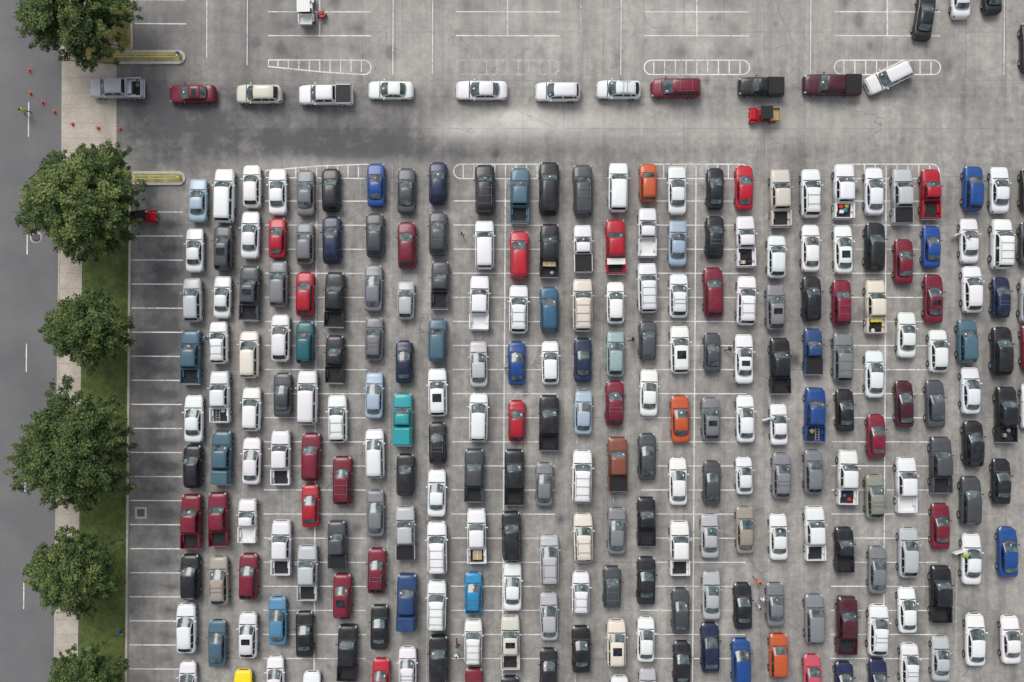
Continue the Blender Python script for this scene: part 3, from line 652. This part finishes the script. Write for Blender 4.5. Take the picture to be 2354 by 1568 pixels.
for a_, b_, xx in [(235, 315, 66), (20, 80, 68), (500, 585, 63), (790, 855, 61), (1065, 1130, 58), (1335, 1400, 55), (-250, -180, 70), (1620, 1690, 52)]: strip(rl, [(xx, a_), (xx - .6, b_)], 2.4, .009)
link('lane_markings', rl.mesh('lane_markings', M['line']), kind='structure')
gv = []; gf = []
def blades(n_, fx, py0, py1, hz):
    for _ in range(n_):
        py = random.uniform(py0, py1); a_, b_ = fx(py); px = random.uniform(a_, b_); x, y = g(px, py); a = random.uniform(0, 6.28); s_ = random.uniform(.05, .11); i = len(gv)
        gv.extend([(x, y, hz), (x + s_ * math.cos(a), y + s_ * math.sin(a), hz), (x + .8 * s_ * math.cos(a + .8), y + .8 * s_ * math.sin(a + .8), hz + random.uniform(.04, .1))]); gf.append((i, i + 1, i + 2))
blades(16000, lambda py: (194 - (py - 600) * .0105, 297 - (py - 480) * .0092), 400, 1620, .126); blades(2500, lambda py: (200, 296), -50, 105, .126)
me = bpy.data.meshes.new('grass'); me.from_pydata(gv, [], gf); me.materials.append(M['blade']); link('grass', me, kind='stuff', label='short patchy green grass on the verge beside the road', category='grass')

# ------------------------------------------------------------ street furniture
t = link('manhole_cover', None, None, (*g(83, 546), .005), label='round pale manhole cover in the road', category='manhole cover')
link('frame', MB().lathe([(0, .66), (.012, .66), (.012, .5)], 'Z', 28).mesh('frame', M['kerb']), t)
q = MB().lathe([(0, .48), (.02, .48), (.022, .2)], 'Z', 28); [q.box((i * .14, 0, .026), (.03, .7 - abs(i) * .12, .008)) for i in (-2, -1, 0, 1, 2)]; link('cover', q.mesh('cover', M['iron']), t)
t = link('storm_drain', None, None, (*g(324, 1179), .006), label='square storm drain in the left parking stalls', category='drain')
link('frame', MB().box((0, 0, 0), (1.25, 1.25, .01)).mesh('frame', M['kerb']), t); q = MB(); q.box((0, 0, .008), (.8, .8, .012)); [q.box((i * .15, 0, .02), (.06, .7, .012)) for i in (-2, -1, 0, 1, 2)]; link('grate', q.mesh('grate', M['iron']), t)
def gate(xa, xb, py, label, blue):
    xl, y = g(xa, py, .9); xr, _ = g(xb, py, .9); t = link('barrier_gate', None, None, (xr, y, .15), label=label, category='barrier')
    w_ = xr - xl
    for dy, nm in ((.13, 0), (-.13, 1)): link('arm', MB().tube([(0, dy, .85), (-w_, dy, .85)], .04, 8).mesh('arm', M['yellow']), t)
    q = MB(); [q.tube([(-w_ * f, .13, .85), (-w_ * f, -.13, .85)], .03, 6) for f in (.3, .65, .98)]; link('brace', q.mesh('brace', M['yellow']), t)
    link('post', MB().tube([(0, 0, 0), (0, 0, 1.0)], .09, 12).mesh('post', M['yellow']), t)
    link('end_post', MB().tube([(-w_, 0, -.02), (-w_, 0, .83)], .05, 10).mesh('end_post', M['yellow']), t)
    if blue: link('cap', MB().lathe([(0, .2), (.08, .22), (.2, .16), (.26, .03)], 'Z', 14, c=(0, .25, .75)).tube([(0, .25, 0), (0, .25, .78)], .05, 8).mesh('cap', M['bluep']), t)
gate(262, 408, 128, 'yellow double pipe barrier on upper island with blue post cap', 1); gate(308, 410, 408, 'yellow double pipe barrier on lower island under the tree', 0)
x, y = g(268, 107); t = link('street_post', None, None, (x, y, .12), label='pale metal post with side arm on dry verge beside top tree', category='post')
link('footing', MB().lathe([(0, .34), (.25, .32), (.28, .28)], 'Z', 16).mesh('footing', M['kerb']), t); link('pole', MB().tube([(0, 0, .2), (0, 0, 2.6)], [.09, .07], 10).mesh('pole', M['steel']), t)
link('arm', MB().tube([(0, 0, 2.5), (-1.3, -.05, 2.75), (-1.7, -.1, 2.72)], [.06, .05, .05], 8).box((-1.95, -.12, 2.72), (.6, .26, .12), .04).mesh('arm', M['steel']), t)
cone_parts = (MB().box((0, 0, .02), (.44, .44, .04), .012), MB().lathe([(.03, .17), (.3, .11), (.68, .035), (.7, .02)], 'Z', 16), MB().lathe([(.32, .113), (.34, .112), (.48, .084), (.5, .078)], 'Z', 16))
cmesh = [cone_parts[0].mesh('base', M['orange']), cone_parts[1].mesh('cone', M['orange']), cone_parts[2].mesh('band', M['plain_white'])]
for (px, py), lb in zip([(66, 61), (65, 160), (67, 213), (95, 234), (122, 255), (164, 284), (223, 293), (273, 295)],
    ['orange traffic cone on the road nearest the top edge', 'orange traffic cone on the road left of the driveway corner', 'orange traffic cone on the road just above the hi-vis worker', 'orange traffic cone just right of the hi-vis worker',
     'orange traffic cone at the road edge before the driveway', 'orange traffic cone on the left part of the driveway', 'orange traffic cone in the middle of the driveway', 'orange traffic cone at the seam between driveway and lot']):
    t = link('traffic_cone', None, None, (*g(px, py, .3), .009), random.random(), label=lb, category='traffic cone', group='orange traffic cones at the entrance')
    t.scale = (.85, .85, .85)
    for n_, me_ in zip(('base', 'cone', 'band'), cmesh): link(n_, me_, t)

# ------------------------------------------------------------ trees
def tree(px, py, rpx, ht, seed, light, label, sq=1.0, n_cl=330):
    rg = np.random.RandomState(seed); x, y = g(px, py, ht * .62); Rm = rpx / PX * (1 - ht * .55 / H)
    t = link('tree', None, None, (x, y, .12), label=label, category='tree')
    ph = rg.uniform(0, 6.28, 9); am = rg.uniform(.02, .07, 9)
    out = lambda a: Rm * (1 + sum(am[i] * np.sin((i + 2) * a + ph[i]) for i in range(9))) * (1 if sq == 1 else 1 / np.sqrt((np.cos(a)) ** 2 + (np.sin(a) / sq) ** 2))
    tk = MB()
    tk.tube([(0, 0, 0), (.05, .02, .9), (.1, -.05, 2.0), (.0, .1, ht * .45), (.05, 0, ht * .78)], [.38, .28, .24, .17, .05], 10)
    for i in range(13):
        a = i * 2.4 + rg.uniform(-.3, .3); r_ = out(a) * rg.uniform(.6, .9); z0 = 1.8 + rg.uniform(0, 2.6); z1 = ht * rg.uniform(.5, .8)
        mid = (r_ * .5 * math.cos(a + .15), r_ * .5 * math.sin(a + .15), z0 + (z1 - z0) * .75); end = (r_ * math.cos(a), r_ * math.sin(a), z1)
        tk.tube([(0, 0, z0), mid, end], [.14, .09, .03], 6)
        for s_ in (-.5, .5): tk.tube([mid, ((mid[0] + end[0]) / 2 + .9 * math.cos(a + s_ * 3), (mid[1] + end[1]) / 2 + .9 * math.sin(a + s_ * 3), z1 + .3)], [.06, .02], 5)
    link('trunk', tk.mesh('trunk', M['bark']), t)
    V = []; T = []
    for i in range(n_cl):
        a = rg.uniform(0, 6.283); f = math.sqrt(rg.uniform(0, 1)); edge = f > .8
        rr = out(a) * f * (rg.uniform(.86, 1.13) if edge else .95)
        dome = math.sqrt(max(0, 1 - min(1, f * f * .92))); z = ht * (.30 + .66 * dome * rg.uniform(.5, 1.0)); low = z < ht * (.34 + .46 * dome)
        cr = rg.uniform(.22, .50) if edge else rg.uniform(.38, .78); cr *= (Rm / 6.5) ** .4; nlf = int(250 * cr ** 1.5)
        el = np.array([math.cos(a), math.sin(a), 0]) * rg.uniform(.2, .9)
        d_ = rg.normal(0, 1, (nlf, 3)); d_ /= np.linalg.norm(d_, axis=1)[:, None]; d_ *= (rg.uniform(.05, 1, (nlf, 1)) ** .6) * cr; d_[:, 2] *= .6
        d_ += el * rg.uniform(-1, 1.4, (nlf, 1)) * cr
        cen = d_ + np.array([rr * math.cos(a), rr * math.sin(a), z])
        s_ = rg.uniform(.06, .135, (nlf, 1)); n1 = rg.normal(0, 1, (nlf, 3)); n1[:, 2] *= .45; n1 /= np.linalg.norm(n1, axis=1)[:, None]
        n2 = np.cross(n1, rg.normal(0, 1, (nlf, 3)) * .35 + np.array([0, 0, 1])); n2 /= np.linalg.norm(n2, axis=1)[:, None] + 1e-6
        V.append(np.stack([cen - n1 * s_ * 1.3, cen + n2 * s_ * .6, cen + n1 * s_ * 1.3, cen - n2 * s_ * .6], 1).reshape(-1, 3))
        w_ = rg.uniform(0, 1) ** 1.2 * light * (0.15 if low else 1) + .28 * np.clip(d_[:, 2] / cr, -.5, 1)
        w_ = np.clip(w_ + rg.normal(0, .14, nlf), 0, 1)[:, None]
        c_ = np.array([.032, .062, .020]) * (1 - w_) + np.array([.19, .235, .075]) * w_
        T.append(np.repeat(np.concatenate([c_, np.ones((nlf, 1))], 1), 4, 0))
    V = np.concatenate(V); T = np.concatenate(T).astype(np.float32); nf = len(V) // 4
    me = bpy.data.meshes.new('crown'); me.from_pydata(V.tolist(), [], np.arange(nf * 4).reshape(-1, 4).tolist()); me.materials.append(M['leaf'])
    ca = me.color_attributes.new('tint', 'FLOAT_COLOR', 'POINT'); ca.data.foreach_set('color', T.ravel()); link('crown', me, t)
tree(168, 20, 122, 9, 1, .6, 'dark green tree cut off by the top edge beside the road', .95, 620)
tree(184, 458, 130, 10, 12, 1.0, 'largest olive green tree, just below the entrance driveway', .95, 760)
tree(196, 755, 95, 7.5, 3, .6, 'small round tree between the largest tree and the dark tree', .85, 400)
tree(158, 1035, 128, 9.5, 4, .5, 'wide dark tree halfway down the grass verge', 1.0, 700)
tree(162, 1318, 95, 8, 5, .7, 'round green tree second from the bottom on the verge', 1.0, 420)
tree(183, 1583, 85, 8, 6, .75, 'green tree cut off by the bottom edge on the verge', 1.0, 360)

# ------------------------------------------------------------ people
def person(px, py, rz, shirt, trou, label, pose='walk', vest=None, hair=(.03, .02, .015)):
    V = []; E = []; Rd = []
    def a(co, r_, par=None):
        V.append(co); Rd.append(r_ if isinstance(r_, tuple) else (r_, r_))
        if par is not None: E.append((par, len(V) - 1))
        return len(V) - 1
    st = .22 if pose == 'walk' else .03; bend = .18 if pose == 'lean' else 0
    pel = a((0, 0, .94), (.15, .11)); sp = a((0, bend * .3, 1.13), (.135, .10), pel); ch = a((0, bend * .8, 1.34), (.16, .11), sp)
    nk = a((0, bend, 1.49), .055, ch); hd = a((0, bend + .02, 1.60), (.075, .085), nk); a((0, bend + .01, 1.70), (.07, .08), hd)
    a((0, bend + .11, 1.61), .014, hd)
    for s_ in (-1, 1):
        f = -s_ * st
        hp = a((s_ * .10, 0, .86), .085, pel); kn = a((s_ * .11, f * .7 + .03, .49), .058, hp); an = a((s_ * .11, f * 1.3 - .02, .09), .04, kn); a((s_ * .12, f * 1.3 + .14, .045), .036, an)
        sh = a((s_ * .19, bend * .8, 1.42), .058, ch); fw = .28 if (pose == 'lean') else -f * .5
        el = a((s_ * .27, bend * .8 + fw * .5, 1.15), .042, sh); wr = a((s_ * .26, bend * .8 + fw + .1, .93 + (.12 if pose == 'lean' else 0)), .026, el)
        w_ = Vector(V[wr]); pm = a(tuple(w_ + Vector((0, .02, -.07))), (.022, .03), wr)
        for i, (dy, l_) in enumerate(((-.03, .06), (-.01, .075), (.012, .08), (.032, .07))):
            k1 = a(tuple(w_ + Vector((0, .02 + dy, -.115))), .010, pm); k2 = a(tuple(w_ + Vector((-s_ * .01, .025 + dy, -.115 - l_ * .5))), .009, k1); a(tuple(w_ + Vector((-s_ * .025, .03 + dy, -.115 - l_))), .008, k2)
        k1 = a(tuple(w_ + Vector((-s_ * .01, .06, -.06))), .011, pm); a(tuple(w_ + Vector((-s_ * .02, .075, -.10))), .009, k1)
    me = bpy.data.meshes.new('person_bones'); me.from_pydata(V, E, [])
    pb = bmesh.new(); pb.from_mesh(me); lay = pb.verts.layers.skin.verify(); pb.verts.ensure_lookup_table()
    for i, r_ in enumerate(Rd): pb.verts[i][lay].radius = r_; pb.verts[i][lay].use_root = (i == 0)
    pb.to_mesh(me); pb.free()
    tmp = bpy.data.objects.new('tmp', me); C.objects.link(tmp)
    tmp.modifiers.new('Skin', 'SKIN')
    sb = tmp.modifiers.new('Sub', 'SUBSURF'); sb.levels = 1; sb.render_levels = 1
    dg = bpy.context.evaluated_depsgraph_get(); me2 = bpy.data.meshes.new_from_object(tmp.evaluated_get(dg)); bpy.data.objects.remove(tmp)
    for m_ in (M['skin'], simple('shirt', shirt, .85, var=.15), simple('trousers', trou, .85, var=.15), M['rubber']): me2.materials.append(m_)
    for f in me2.polygons:
        c_ = f.center; f.use_smooth = True
        f.material_index = 3 if c_.z < .09 else 2 if (c_.z < .95 and abs(c_.x) < .21) else 1 if (.95 <= c_.z < 1.47 and (abs(c_.x) < .24 or c_.z > 1.17)) else 0
    me2.name = 'person'
    x, y = g(px, py, .9); o = link('person', me2, None, (x, y, .01), rz, label=label, category='person')
    hb = bmesh.new(); bmesh.ops.create_uvsphere(hb, u_segments=14, v_segments=9, radius=.105)
    for v in hb.verts:
        v.co.z *= 1.05; v.co.y *= 1.1
        if v.co.z < -.02 and v.co.y > -.02: v.co *= .8
    for f in hb.faces: f.smooth = True
    hm = bpy.data.meshes.new('hair'); hb.to_mesh(hm); hb.free(); hm.materials.append(simple('hair_tone', hair, .8)); link('hair', hm, o, (0, bend, 1.695))
    if vest:
        q = MB(); rings = []
        for z, rx, ry in ((.95, .20, .155), (1.1, .19, .15), (1.3, .215, .16), (1.42, .215, .15), (1.48, .12, .11)):
            rings.append([q.bm.verts.new((rx * math.cos(k * math.pi / 8), bend * (z - .9) * 1.6 + ry * math.sin(k * math.pi / 8), z)) for k in range(16)])
        for r0, r1 in zip(rings, rings[1:]):
            for k in range(16): q.bm.faces.new((r0[k], r0[(k + 1) % 16], r1[(k + 1) % 16], r1[k])).smooth = True
        link('vest', q.mesh('vest', simple('vest_cloth', vest, .7)), o)
W_ = (.70, .71, .73); DK = (.02, .025, .04); NV = (.03, .05, .12)
for a_ in [
 (55, 256, R(100), (.42, .62, .06), (.03, .04, .04), 'person in hi-vis yellow vest walking on the road near cones', 'walk', (.42, .62, .06)),
 (472, 778, R(80), (.25, .3, .42), NV, 'person standing beside the slate blue pickup in the left lane', 'stand'),
 (275, 1454, R(-60), (.02, .15, .35), DK, 'person in blue top and dark trousers on the grass verge', 'walk'),
 (1062, 538, R(170), (.45, .30, .34), (.2, .2, .22), 'person in dusty pink standing left of the white large SUV', 'stand'),
 (1160, 845, R(-90), (.3, .42, .58), NV, 'person in pale blue at the side of the blue sedan', 'lean'),
 (1454, 780, R(90), (.02, .02, .025), DK, 'person in black walking between lanes near the pale teal hatchback', 'walk'),
 (1676, 802, R(-80), (.12, .02, .07), NV, 'person in dark plum top beside the dark grey sedan', 'walk'),
 (1742, 1336, R(30), (.70, .13, .03), (.25, .05, .02), 'person in orange shirt between the black and grey sedans', 'walk'),
 (1750, 1378, R(-70), W_, (.3, .36, .5), 'person in white shirt nearer the grey sedan, lower right', 'lean'),
 (1743, 1394, R(100), (.50, .57, .70), (.3, .3, .4), 'person in pale blue shirt nearer the black sedan, lower right', 'stand'),
 (1052, 1482, R(10), (.15, .02, .02), DK, 'person in dark red walking right of the black large SUV', 'walk'),
 (1050, 1505, R(160), W_, (.35, .42, .55), 'person in white shirt right of the black large SUV', 'stand'),
 (2215, 1277, R(-80), (.25, .36, .06), DK, 'person in hi-vis top leaning at open white car door', 'lean', (.32, .46, .06)),
 (2216, 547, R(-90), (.5, .28, .33), DK, 'person in pink leaning into white sedan with open door', 'lean'),
 (1772, 962, R(-90), (.45, .50, .45), DK, 'person in pale green at the open door of white sedan', 'lean')]:
    person(*a_)

# ------------------------------------------------------------ light, sky, camera
EL, AZ = 48, -25
w = bpy.data.worlds.new('World'); bpy.context.scene.world = w; w.use_nodes = True; nt = w.node_tree
sky = N(nt, 'ShaderNodeTexSky', sky_type='NISHITA'); sky.sun_disc = False; sky.sun_elevation = R(EL); sky.sun_rotation = R(AZ); sky.air_density = 1.2; sky.dust_density = 3
hs = N(nt, 'ShaderNodeHueSaturation'); hs.inputs['Saturation'].default_value = .28
nt.links.new(sky.outputs[0], hs.inputs['Color']); nt.links.new(hs.outputs[0], nt.nodes['Background'].inputs[0]); nt.nodes['Background'].inputs[1].default_value = .15
sl = bpy.data.lights.new('sun', 'SUN'); sl.energy = 1.5; sl.angle = R(30); sl.color = (1, .98, .95)
nt.nodes['Background'].inputs[1].default_value = .15
sl.energy = 1.5
so = bpy.data.objects.new('sun', sl); C.objects.link(so)
el, az = R(EL), R(AZ)
d = Vector((math.sin(az) * math.cos(el), math.cos(az) * math.cos(el), math.sin(el))); so.rotation_euler = d.to_track_quat('Z', 'Y').to_euler()
cam = bpy.data.cameras.new('camera'); co = bpy.data.objects.new('camera', cam); C.objects.link(co); co.location = (0, 0, H); co.rotation_euler = (0, 0, 0)
cam.sensor_width = 36; cam.lens = 36 * H / (2354 / PX); cam.clip_end = 3000; bpy.context.scene.camera = co
# the world is a little brighter than the paint values suggest: thin bright overcast
nt.nodes['Background'].inputs[1].default_value = .15
sc = bpy.context.scene; sc.view_settings.view_transform = 'Standard'; sc.view_settings.look = 'None'; sc.view_settings.exposure = 0
sl.energy = 1.9
